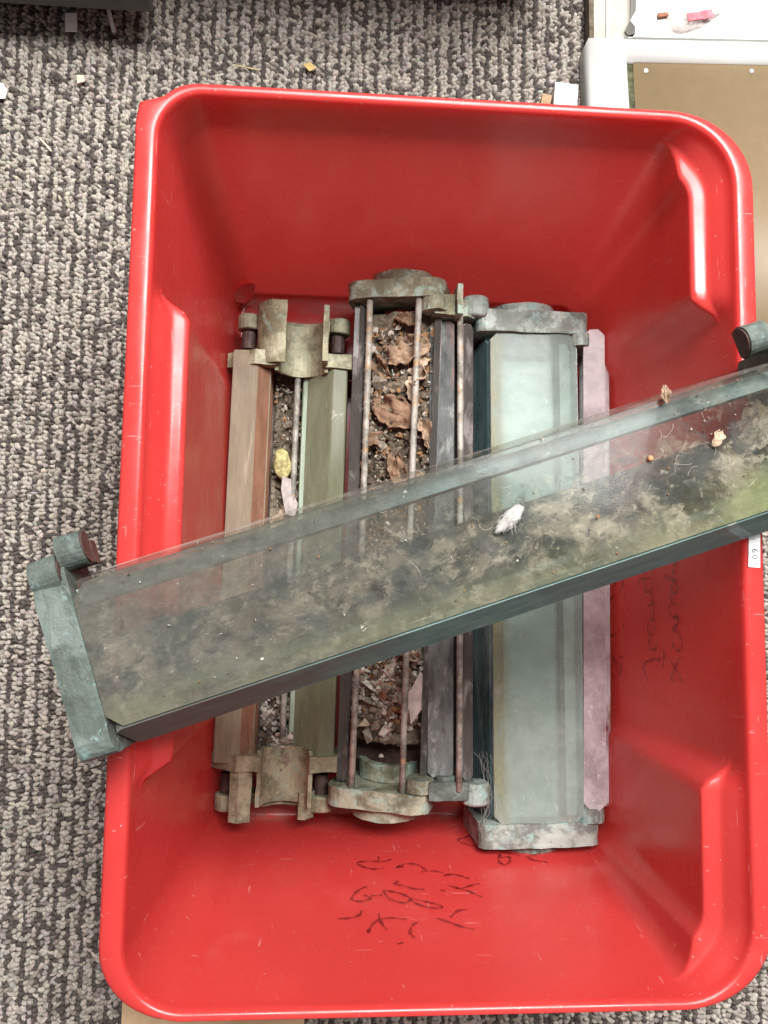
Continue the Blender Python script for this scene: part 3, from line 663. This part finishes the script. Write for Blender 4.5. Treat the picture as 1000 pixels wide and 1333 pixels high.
part('rail', lambda bm: prism(bm, [(-.0405, .026), (-.0305, .026), (-.0293, .029), (-.0302, .036), (-.0400, .0385)], -HF + .016, HF - .016), M_rail, F, .002, 2, .0008, 61)
rod(F, .034, .026, -HF + .015, HF - .015, .0030, M_rodteal)
GF_b = glass('glass_back_smoky', (.50, .52, .52), [  # made denser towards the left to deepen the shade below the lamp
    ((.055, .055, .055), 9, .25, .50, .95, 3, (1, .6, 1), [(1, .14, .0, .35, 1)]),
    ((.16, .14, .11), 14, .36, .60, .80, 4, (1, .6, 1), [(0, -.02, .015, .15, 1)]),
    ((.12, .11, .10), 20, .30, .60, .85, 7, (1, .6, 1), [(1, -.06, -.18, 0, 1)])])
pane(F, -.0100, .010, .0400, .012, -HF + .024, HF - .024, .004, GF_b, GF_b, .004, ground=M_ground_dim, label='smoky back pane')

# ================================================================== DIRT, LEAVES AND CHIPS LYING IN THE LAMPS
R_ = random.Random(7)
def local_to(o): bpy.context.view_layer.update(); return o.matrix_world.copy()
def heap(name, M, x0, x1, y0, y1, zf, mat, label, nx=26, ny=150):
    Vv = []; Ff = []
    for j in range(ny + 1):
        for i in range(nx + 1):
            u, v = i / nx, j / ny
            x, y = x0 + (x1 - x0) * u, y0 + (y1 - y0) * v
            z = zf(u, v) + .0050 * mnoise.fractal(Vector((x * 70, y * 70, 3.3)), 1.0, 2.0, 5) + .0012 * mnoise.noise(Vector((x * 500, y * 500, 1)))
            if u in (0, 1) or v in (0, 1): z = .003
            Vv.append((x, y, z))
    for j in range(ny):
        for i in range(nx):
            a = j * (nx + 1) + i; Ff.append((a, a + 1, a + nx + 2, a + nx + 1))
    o = obj(name, pyd(name, Vv, Ff), mat, None, True); o.matrix_world = M
    return tag(o, label, 'dirt', kind='stuff')
MB = local_to(B1); MA = local_to(A)
heap('soil_heap', MB, -.0360, .0415, -HB + .05, HB - .022, lambda u, v: .032 + .005 * math.sin(v * 9) + .010 * math.sin(math.pi * u) - .010 * (1 - smoothstep(0, .25, v)), M_soil, 'dark dry soil filling the leaf filled lamp housing')
heap('soil_heap', MA, -.0185, .0100, -HA + .052, HA - .04, lambda u, v: .014 + .004 * math.sin(v * 12) + .010 * math.exp(-((v - .52) / .12) ** 2), M_soil, 'thin dark soil lying in the open olive lamp housing', 14, 120)
CH = [simple('grit_%d' % i, c, .9, .3, 200, .6, spec=.1) for i, c in enumerate([(.20, .165, .13), (.33, .29, .25), (.10, .075, .055), (.42, .38, .33), (.22, .12, .06)])]
def chips(name, M, n, sx, sy, sz, smin, smax, label, mats, weights, seed):
    rg = random.Random(seed); bm = bmesh.new()
    for k in range(n):
        x, y = sx(rg), sy(rg); z = sz(x, y, rg); s = rg.uniform(smin, smax) * (2.6 if rg.random() < .035 else 1.5 if rg.random() < .12 else 1)
        T = Matrix.Translation((x, y, z)) @ Matrix.Rotation(rg.uniform(0, 6.3), 4, 'Z') @ Matrix.Rotation(rg.uniform(-.8, .8), 4, 'X') @ Matrix.Diagonal((s, s * rg.uniform(.45, .9), s * rg.uniform(.2, .5), 1))
        r = bmesh.ops.create_icosphere(bm, subdivisions=1, radius=1.0, matrix=T)
        vs = r['verts']
        for v in vs: v.co += Vector((rg.gauss(0, 1), rg.gauss(0, 1), rg.gauss(0, 1))) * s * .20
        mi = rg.choices(range(len(mats)), weights)[0]
        for f in {f for v in vs for f in v.link_faces}: f.material_index = mi
    me = bm_mesh(name, bm); o = obj(name, me, mats); o.matrix_world = M
    return tag(o, label, 'dirt', kind='stuff')
chips('grit', MB, 1500, lambda r: max(-.036, min(.040, r.gauss(.0, .020))), lambda r: r.uniform(-.165, -.055) + r.gauss(0, .012), lambda x, y, r: .038 + .008 * math.cos(x * 40) + r.uniform(-.002, .005) - .010 * (1 - smoothstep(-.19, -.13, y)), .0018, .0046, 'grey gravel and crumbs in the near half of the leaf filled lamp', CH, (4, 3, 6, 3, 1), 3)
chips('litter_crumbs', MB, 1700, lambda r: r.uniform(-.035, .040), lambda r: r.uniform(-.05, .205), lambda x, y, r: .041 + .007 * math.cos(x * 40) + r.uniform(-.003, .004), .0008, .0032, 'brown leaf crumbs in the far half of the leaf filled lamp', CH, (4, 1, 5, 1, 3), 4)
chips('grit', MA, 420, lambda r: r.uniform(-.015, .014), lambda r: r.uniform(-.205, -.09), lambda x, y, r: .022 + r.uniform(-.002, .006) + (0.012 if y < -.165 else 0), .0012, .0036, 'small pale grit near the lower saddle of the olive lamp', CH, (3, 4, 2, 5, 0), 5)
chips('litter_crumbs', MA, 620, lambda r: r.uniform(-.015, .013), lambda r: r.uniform(-.06, .20), lambda x, y, r: .021 + r.uniform(-.002, .004), .0006, .0022, 'dark crumbs strewn along the open olive lamp', CH, (4, 1, 6, 1, 1), 6)
chips('glass_crumbs', local_to(F), 70, lambda r: r.uniform(-.052, .040), lambda r: r.uniform(-.21, .2), lambda x, y, r: .0492 if x > -.042 else .049 + (x + .042) * 4.7, .0004, .0009, 'tiny crumbs stuck on the lamp housing across the rims', CH, (3, 3, 4, 2, 2), 8)

def leaf_mat(name, a, b):
    t = NT(name)
    c = t.mixc(t.ramp(t.noise(60, 8, .7), .35, .65), a, b)
    c = t.mixc(t.ramp(t.noise(420, 4, .7, 3), .66, .74, 0, .8), c, (.05, .03, .02))
    p = t.n('ShaderNodeBsdfPrincipled'); t.l(c, p.inputs['Base Color']); p.inputs['Roughness'].default_value = .75
    p.inputs['Specular IOR Level'].default_value = .2
    t.l(t.bump(t.noise(300, 6, .7, 2), .7, .001), p.inputs['Normal'])
    return t.done(p.outputs[0])
LM = [leaf_mat('dry_leaf_tan', (.36, .25, .17), (.19, .125, .085)), leaf_mat('dry_leaf_brown', (.15, .088, .055), (.27, .17, .11)), leaf_mat('dry_leaf_pale', (.47, .37, .27), (.33, .24, .17))]
def leaf(M, x, y, z, L, W, yaw, mat, label, curl=1.0, seed=0, roll=0.0):
    nx, ny = 12, 18; Vv = []; Ff = []
    for j in range(ny + 1):
        v = j / ny; w = W * (math.sin(math.pi * min(1, v * .93 + .05)) ** .6) * (1 + .30 * mnoise.noise(Vector((v * 5, seed, 0))) + .10 * mnoise.noise(Vector((v * 17, seed, 4))))
        for i in range(nx + 1):
            u = i / nx * 2 - 1
            px = u * w / 2; py = (v - .5) * L
            pz = curl * (.0035 * u * u - .004 * (v - .5) ** 2 * 4 + .0085 * mnoise.fractal(Vector((px * 110 + seed, py * 110, seed)), 1, 2, 3) + .0012 * abs(math.sin(v * 22 + abs(u) * 3)))
            Vv.append((px * (1 - .18 * curl * u * u), py, pz))
    for j in range(ny):
        for i in range(nx):
            a = j * (nx + 1) + i; Ff.append((a, a + 1, a + nx + 2, a + nx + 1))
    o = obj('dry_leaf', pyd('dry_leaf', Vv, Ff), mat, None, True)
    md = o.modifiers.new('thickness', 'SOLIDIFY'); md.thickness = .0004
    o.matrix_world = M @ Matrix.Translation((x, y, z + (.006 if M is MB else 0))) @ Matrix.Rotation(yaw, 4, 'Z') @ Matrix.Rotation(roll, 4, 'Y')
    bm = bmesh.new(); cyl(bm, (0, -L * .5, .0005), (0, L * .46, .0016), .00035, 6, .0002)
    rb = obj('midrib', bm_mesh('midrib', bm), LM[2], o)
    return tag(o, label, 'leaf', 'dead leaves in the lamps')
leaf(MB, .012, .176, .046, .046, .034, 1.9, LM[0], 'light tan curled dead leaf nearest the far cap of the leaf filled lamp', 1.3, 1, .2)
leaf(MB, .024, .150, .046, .044, .020, 2.9, LM[2], 'narrow folded tan dead leaf against the right rod', 1.5, 2, .5)
leaf(MB, .002, .120, .046, .048, .036, 1.2, LM[1], 'broad brown dead leaf with a pale stem in the middle of the leaf filled lamp', 1.1, 3, -.1)
leaf(MB, -.013, .165, .043, .032, .018, .6, LM[1], 'small dark red brown dead leaf beside the left rod', 1.2, 4, -.3)
leaf(MB, .008, .062, .046, .040, .024, .3, LM[1], 'dark brown dead leaf just above the diagonal lamp', 1.4, 5, .1)
leaf(MB, .020, .050, .046, .034, .016, 2.5, LM[0], 'ragged brown dead leaf touching the right rod above the diagonal lamp', 1.3, 6, .3)
leaf(MB, -.030, -.105, .046, .032, .017, 2.9, LM[0], 'orange brown dead leaf below the diagonal lamp', 1.2, 7, .2)
leaf(MB, .012, .205, .044, .030, .018, 1.2, LM[1], 'reddish brown dead leaf right under the far cap of the leaf filled lamp', 1.3, 12, .4)
leaf(MB, -.018, .090, .042, .030, .016, 2.2, LM[1], 'dark narrow dead leaf by the left rod above the diagonal lamp', 1.5, 13, .3)
leaf(MB, .030, .100, .044, .030, .015, .4, LM[0], 'small tan dead leaf right of the right rod', 1.3, 14, .5)
leaf(MB, .020, -.100, .044, .030, .018, 1.0, LM[2], 'pale crumpled dead leaf on the grit beside the plaster lump', 1.6, 15, .3)
leaf(MB, -.015, -.168, .034, .026, .014, 1.9, LM[2], 'small curled beige leaf at the near end of the grit', 1.6, 16, .2)
leaf(MA, -.006, .030, .032, .050, .018, 2.75, LM[2], 'pale torn dead leaf in the open olive lamp', 1.2, 8, .2)

def lump(name, M, x, y, z, sx, sy, sz, yaw, mat, label, cat, seed, amp=.25, tilt=0.0, sub=3, group=None):
    bm = bmesh.new(); bmesh.ops.create_icosphere(bm, subdivisions=sub, radius=1)
    for v in bm.verts:
        n = mnoise.fractal(v.co * 1.6 + Vector((seed * 3, seed, 1)), 1, 2, 4)
        v.co *= 1 + amp * n
        v.co = Vector((v.co.x * sx, v.co.y * sy, v.co.z * sz))
    o = obj(name, bm_mesh(name, bm), mat, None, True)
    o.matrix_world = M @ Matrix.Translation((x, y, z)) @ Matrix.Rotation(yaw, 4, 'Z') @ Matrix.Rotation(tilt, 4, 'Y')
    return tag(o, label, cat, group)
M_cocoon = simple('lichen_yellow', (.36, .32, .15), .9, .45, 260, 1.0, spec=.1)
lump('seed_pod', MA, -.0055, .090, .033, .0088, .0150, .0055, .15, M_cocoon, 'yellowish oval dried pod lying in the open olive lamp', 'pod', 2, .16)
M_plaster = simple('plaster', (.52, .43, .37), .9, .3, 120, .6, spec=.1)
M_plaster2 = simple('plaster_grey', (.42, .36, .33), .9, .2, 90, .5, spec=.1)
def shard(name, M, pts, z, th, mat, label, cat, tilt, yaw=0, loc=(0, 0)):
    bm = bmesh.new(); prism(bm, pts, 0, th, None, 'Z'); bevel(bm, .0005, 1)
    me = bm_mesh(name, bm); rough(me, .0007, 200, th * 900)
    o = obj(name, me, mat); o.matrix_world = M @ Matrix.Translation((loc[0], loc[1], z)) @ Matrix.Rotation(yaw, 4, 'Z') @ Matrix.Rotation(tilt, 4, 'Y')
    return tag(o, label, cat)
shard('plaster_shard', MB, [(-.012, -.016), (-.005, -.008), (-.003, -.022), (.008, -.006), (.0135, .008), (.012, .018), (.004, .026), (-.004, .010), (-.012, .004)], .048, .0016, M_plaster2, 'flat pointed grey plaster shard between the rods, lower right of the grit', 'shard', .25, 0, (.030, -.145))
lump('plaster_lump', MB, .022, -.070, .054, .019, .0135, .007, .35, M_plaster, 'pale pinkish broken plaster lump under the diagonal lamp', 'lump', 6, .5, .2)
lump('stone', MB, .003, -.088, .050, .0125, .0085, .006, -.5, simple('stone_brown', (.26, .20, .155), .9, .35, 120, .6, spec=.1), 'brown wedge shaped stone just below the plaster lump', 'stone', 9, .5)
M_web = simple('pale_fluff', (.40, .375, .35), .95, .2, 300, .5, spec=.05)
shard('paper_scrap', MA, [(-.007, -.016), (.002, -.020), (.008, -.008), (.005, .006), (.008, .016), (-.002, .021), (-.006, .008)], .038, .0006, simple('peeling_paint', (.33, .29, .28), .85, .25, 120, .5), 'whitish torn paper scrap in the open olive lamp above the diagonal lamp', 'scrap', .45, .25, (.002, .058))
# dead moth-like tuft of down inside the diagonal lamp
MF = local_to(F)
ft = lump('feather_tuft', MF, -.0010, .0290, .0505, .0105, .0042, .0022, 2.05, simple('matted_down', (.36, .345, .33), .95, .35, 260, 1.0, spec=.05), 'small white grey feather tuft stuck to the diagonal lamp pane', 'feather', 4, .45)
rg = random.Random(3); bm = bmesh.new()
for k in range(70):
    a = rg.gauss(math.pi, .5); x0 = rg.uniform(-.009, .006); y0 = rg.gauss(0, .0022); l = rg.uniform(.002, .006)
    cyl(bm, (x0, y0, .0012), (x0 + math.cos(a) * l, y0 + math.sin(a) * l, rg.uniform(.0005, .003)), .00016, 4, .00005)
obj('barbs', bm_mesh('barbs', bm), M_web, ft)
leaf(MF, -.0440, .146, .0510, .012, .0045, 1.3, LM[0], 'tiny dry leaf bit on the upper edge of the diagonal lamp', .5, 9, .1)
M_seed = simple('seed_orange', (.48, .22, .09), .5, .3, 300, .3)
lump('seed', MF, -.0092, .1235, .0502, .0019, .0017, .0014, 0, M_seed, 'tiny orange seed on the diagonal lamp pane', 'seed', 3, .1, 0, 2)
leaf(MF, -.0085, .168, .0500, .012, .007, .7, LM[2], 'tiny beige leaf flake on the right part of the diagonal lamp pane', .6, 11, .1)
# cobweb strands hanging at the corner of the pale green lamp
def strands(M, pts, n, spread, label, seed, parent=None):
    rg = random.Random(seed); cu = bpy.data.curves.new('cobweb', 'CURVE'); cu.dimensions = '3D'; cu.bevel_depth = .00009; cu.bevel_resolution = 0
    for k in range(n):
        sp = cu.splines.new('POLY'); sp.points.add(11); off = Vector((rg.gauss(0, spread), rg.gauss(0, spread * 2), rg.gauss(0, spread)))
        for i in range(12):
            u = i / 11 * (len(pts) - 1); a = Vector(pts[int(min(u, len(pts) - 2))]); b = Vector(pts[int(min(u, len(pts) - 2)) + 1]); q = a.lerp(b, u - int(min(u, len(pts) - 2)))
            q += off + Vector((math.sin(i * 1.3 + k), math.cos(i * 1.7 + k * 2), 0)) * spread * 1.3
            sp.points[i].co = (*q, 1)
    o = bpy.data.objects.new('cobweb', cu); COL.objects.link(o); bpy.context.view_layer.update()
    me = bpy.data.meshes.new_from_object(o.evaluated_get(bpy.context.evaluated_depsgraph_get())); bpy.data.objects.remove(o)
    w = obj('cobweb', me, M_web); w.matrix_world = M
    return tag(w, label, 'cobweb')
MC = local_to(C)
strands(MC, [(-.050, -.165, .070), (-.044, -.195, .074), (-.050, -.222, .076), (-.043, -.240, .075)], 7, .0022, 'fine pale cobweb at the lower left corner of the pale green lamp', 2)
def fibres(M, n, label, seed):
    rg = random.Random(seed); bm = bmesh.new()
    for k in range(n):
        x = rg.triangular(-.040, .035, -.025); y = rg.uniform(-.04, .205); a = rg.uniform(0, 6.3); l = rg.uniform(.003, .011); bend = rg.uniform(-1.6, 1.6); pr = None
        for i in range(6):
            q = Vector((x + math.cos(a + bend * i / 5) * l * i / 5, y + math.sin(a + bend * i / 5) * l * i / 5, .0492 + .0008 * math.sin(i)))
            if pr is not None: cyl(bm, pr, q, .00010, 4)
            pr = q
    o = obj('dust_fibres', bm_mesh('dust_fibres', bm), M_web); o.matrix_world = M
    return tag(o, label, 'dust', kind='stuff')
fibres(MF, 38, 'short pale dust fibres on the pane of the diagonal lamp', 5)

# ================================================================== THINGS LYING ON THE CARPET ROUND THE TUB
M_white = simple('white_gloss_paint', (.54, .54, .52), .35, .05, 20, .05, spec=.5)
t = NT('scuffed_white_board'); c = t.mixc(t.ramp(t.noise(60, 8, .7, 2), .62, .72, 0, .6), (.54, .54, .53), (.32, .30, .28)); c = t.mixc(t.ramp(t.noise(300, 3, .6, 4), .72, .76), c, (.14, .10, .08))
p = t.n('ShaderNodeBsdfPrincipled'); t.l(c, p.inputs['Base Color']); p.inputs['Roughness'].default_value = .5; M_board = t.done(p.outputs[0])
M_brown = simple('brown_panel_paint', (.190, .134, .074), .5, .04, 90, .08, spec=.4)
M_moss = simple('mossy_groove', (.085, .085, .050), .95, .5, 160, .9, spec=.05)
M_steel = simple('screw_steel', (.55, .55, .54), .3, .2, 200, .2, metallic=.8)
fr = tag(empty('cabinet_door', (.1850, .5440, -.004), (0, 0, rad(2.5))), 'white framed door with brown inset panel lying flat right of the tub', 'door')
def fpart(name, x0, x1, y0, y1, z0, z1, mat, bev=.004, wear=.0):
    return part(name, lambda bm: box(bm, x0, x1, y0, y1, z0, z1), mat, fr, bev, 4, wear, 0, True)
fpart('stile', 0, .040, -.500, 0, .002, .034, M_white, .008)
fpart('rail', .0402, .44, -.022, 0, .002, .0335, M_white, .008)
fpart('rail', .0402, .44, -.500, -.455, .002, .0335, M_white, .008)
fpart('groove_strip', .0405, .0495, -.454, -.0225, .004, .0265, M_moss, .001, .0012)
fpart('panel', .0500, .44, -.454, -.0228, .004, .0290, M_brown, .0008)
for (x, y) in ((.0625, -.0325), (.1800, -.0305)):
    s_ = part('screw', lambda bm: (cyl(bm, (x, y, .0285), (x, y, .0302), .0032, 16, .0026), box(bm, x - .0025, x + .0025, y - .0004, y + .0004, .0300, .0305)), M_steel, fr, .0003, 1, 0)
# scuffed white board beyond it, with a curved cut edge
bd = empty('white_board', (.235, .56, 0)); tag(bd, 'scuffed white board with a curved cut edge beyond the brown panel door', 'board')
def board(bm):
    P = [(.012, .30), (.003, .020)] + [(-.0095 + .006 * math.cos(rad(a)) * 2, .010 + .012 * math.sin(rad(a)) - .012) for a in (60, 20, -20, -50)] + [(-.010, -.0105), (.40, -.0105 + .018), (.40, .30)]
    prism(bm, P, .012, .028, None, 'Z')
part('board', board, M_board, bd, .001, 2, 0)
gp = empty('grey_panel', (.196, .56, 0)); tag(gp, 'grey panel with a white bead line left of the white board', 'panel')
M_grey = simple('grey_paint', (.36, .34, .30), .6, .12, 30, .2)
part('panel', lambda bm: box(bm, .002, .055, -.012, .30, -.004, .010), M_grey, gp, .001, 2, 0)
part('edge_strip', lambda bm: box(bm, -.0035, .0017, -.012, .30, -.004, .012), simple('dark_brown_edge', (.10, .075, .05), .8, .5, 90, .6), gp, .0008, 2, .0006)  # strip along the left edge coloured dark brown
part('bead', lambda bm: cyl(bm, (.0165, -.011, .0112), (.0200, .30, .0112), .0019, 10), M_white, gp, 0, 1, .0003)
blk = part('white_block', lambda bm: (box(bm, -.0125, .0125, -.030, .012, -.004, .022), ), M_white, None, .004, 3, .0005)
blk.location = (.1630, .485, 0); blk.rotation_euler = (0, 0, rad(-4)); tag(blk, 'small white block between the tub rim and the white door frame', 'block')
blk2 = part('wood_offcut', lambda bm: box(bm, -.0050, .0050, -.030, .004, -.004, .016), simple('raw_wood', (.34, .22, .13), .8, .3, 60, .4), None, .001, 2, .0004)
blk2.location = (.1440, .484, 0); blk2.rotation_euler = (0, 0, rad(-12)); tag(blk2, 'thin brown wood offcut left of the small white block', 'wood')
# crumpled clear wrapper with a pink label on the white board
wr = empty('plastic_wrapper', (.302, .572, .0285), (0, 0, rad(12))); tag(wr, 'small clear plastic wrapper with a pink label on the white board', 'wrapper')
G_wr = glass('clear_plastic', (.97, .95, .94), [((.80, .72, .70), 50, .35, .65, .6, 2, (1, 1, 1), None)], grough=.15)
def wrap(bm): prism(bm, [(-.031, .010), (-.026, -.008), (-.018, -.012), (.004, -.009), (.030, .004), (.032, .012), (.010, .011), (-.018, .009)], 0, .0045, None, 'Z')
part('film', wrap, G_wr, wr, .0018, 2, .0012, 3, True)
part('label', lambda bm: box(bm, -.010, .018, -.003, .006, .0050, .0056), simple('pink_label', (.72, .13, .16), .6, .3, 120, .1), wr, .0003, 1, .0008, 5)
part('tip', lambda bm: box(bm, -.040, -.029, .008, .012, .001, .004), simple('rust_tip', (.26, .10, .05), .7, .3, 120, .2), wr, .001, 2, .0005)

# dark cabinet edge at the far end: casts the shade over the carpet there
M_dark = simple('dark_cabinet', (.022, .021, .022), .5, .2, 40, .1)
cb_ = empty('low_cabinet', (-.45, .60, 0)); tag(cb_, 'black low cabinet whose edge shows at the far left of the carpet', 'cabinet')
part('carcass', lambda bm: box(bm, -.6, .59, .0, .42, .060, .30), M_dark, cb_, .003, 2, 0)
part('lip', lambda bm: box(bm, -.6, .183, -.066, .30, .040, .058), simple('dark_grey_lip', (.055, .055, .055), .4, .2, 40, .05), cb_, .002, 2, 0)
part('foot', lambda bm: box(bm, -.05, .35, .10, .40, -.008, .058), M_dark, cb_, .002, 2, 0)

# scraps on the carpet
def scrap(name, pts, loc, rz, mat, label, th=.0007, tilt=.05):
    bm = bmesh.new(); prism(bm, pts, 0, th, None, 'Z'); me = bm_mesh(name, bm); o = obj(name, me, mat)
    o.location = loc; o.rotation_euler = (tilt, -tilt * .6, rz); return tag(o, label, 'scrap', 'scraps on the carpet')
M_pap = simple('paper', (.80, .79, .77), .7, .06, 80, .1)
R4 = lambda w, h: [(-w/2, -h/2), (w/2, -h/2), (w/2, h/2), (-w/2, h/2)]
scrap('paper_scrap', R4(.0125, .0200), (-.361, .5480, -.0012), .03, M_pap, 'small upright white paper rectangle in the shade of the cabinet')
scrap('paper_scrap', R4(.0042, .0310), (-.3205, .5555, -.0010), .26, M_pap, 'narrow white paper strip at the top left of the carpet')
scrap('paper_scrap', [(-.008, -.004), (.001, -.009), (.009, .001), (.004, .008), (-.007, .005)], (-.2985, .5730, -.001), .2, simple('cream_scrap', (.62, .57, .46), .8, .1, 90, .2), 'cream paper corner at the top edge right of the narrow strip')
scrap('paper_scrap', [(-.006, -.008), (.004, -.007), (.006, .002), (.001, .009), (-.006, .009)], (-.4275, .4670, -.0012), 0, M_pap, 'white paper flake at the left edge of the carpet')
scrap('straw', R4(.0012, .027), (-.1760, .5090, -.001), 1.45, simple('straw', (.42, .34, .20), .8, .2, 90, .1), 'thin dry straw on the carpet behind the tub', .0011)
scrap('straw', R4(.0015, .018), (-.3800, .4120, -.001), .75, simple('straw_pale', (.62, .57, .40), .8, .2, 90, .1), 'short pale straw on the carpet left of the tub', .0011)
scrap('crumb', [(-.005, -.003), (.003, -.004), (.005, .002), (-.001, .005)], (-.3480, .4850, -.001), .5, simple('cream_crumb', (.68, .56, .42), .8, .2, 90, .1), 'cream crumb on the carpet near the cabinet shade', .002)
scrap('leaf_flake', [(-.007, -.002), (.003, -.005), (.008, .002), (-.001, .004)], (-.1100, .5150, -.001), -.5, simple('ochre_flake', (.50, .36, .14), .8, .2, 90, .1), 'ochre leaf flake on the carpet behind the tub', .001)
# wooden board poking out under the near rim
wd = part('wooden_board', lambda bm: (box(bm, 0, .17, -.25, 0, -.006, .012)), simple('pine_board', (.46, .32, .19), .7, .22, 18, .2), None, .001, 2, .0004)
wd.location = (-.262, -.4300, 0); wd.rotation_euler = (0, 0, rad(38)); tag(wd, 'pale wooden board corner showing under the near left corner of the tub', 'board')
wd.rotation_euler = (0, 0, rad(0))
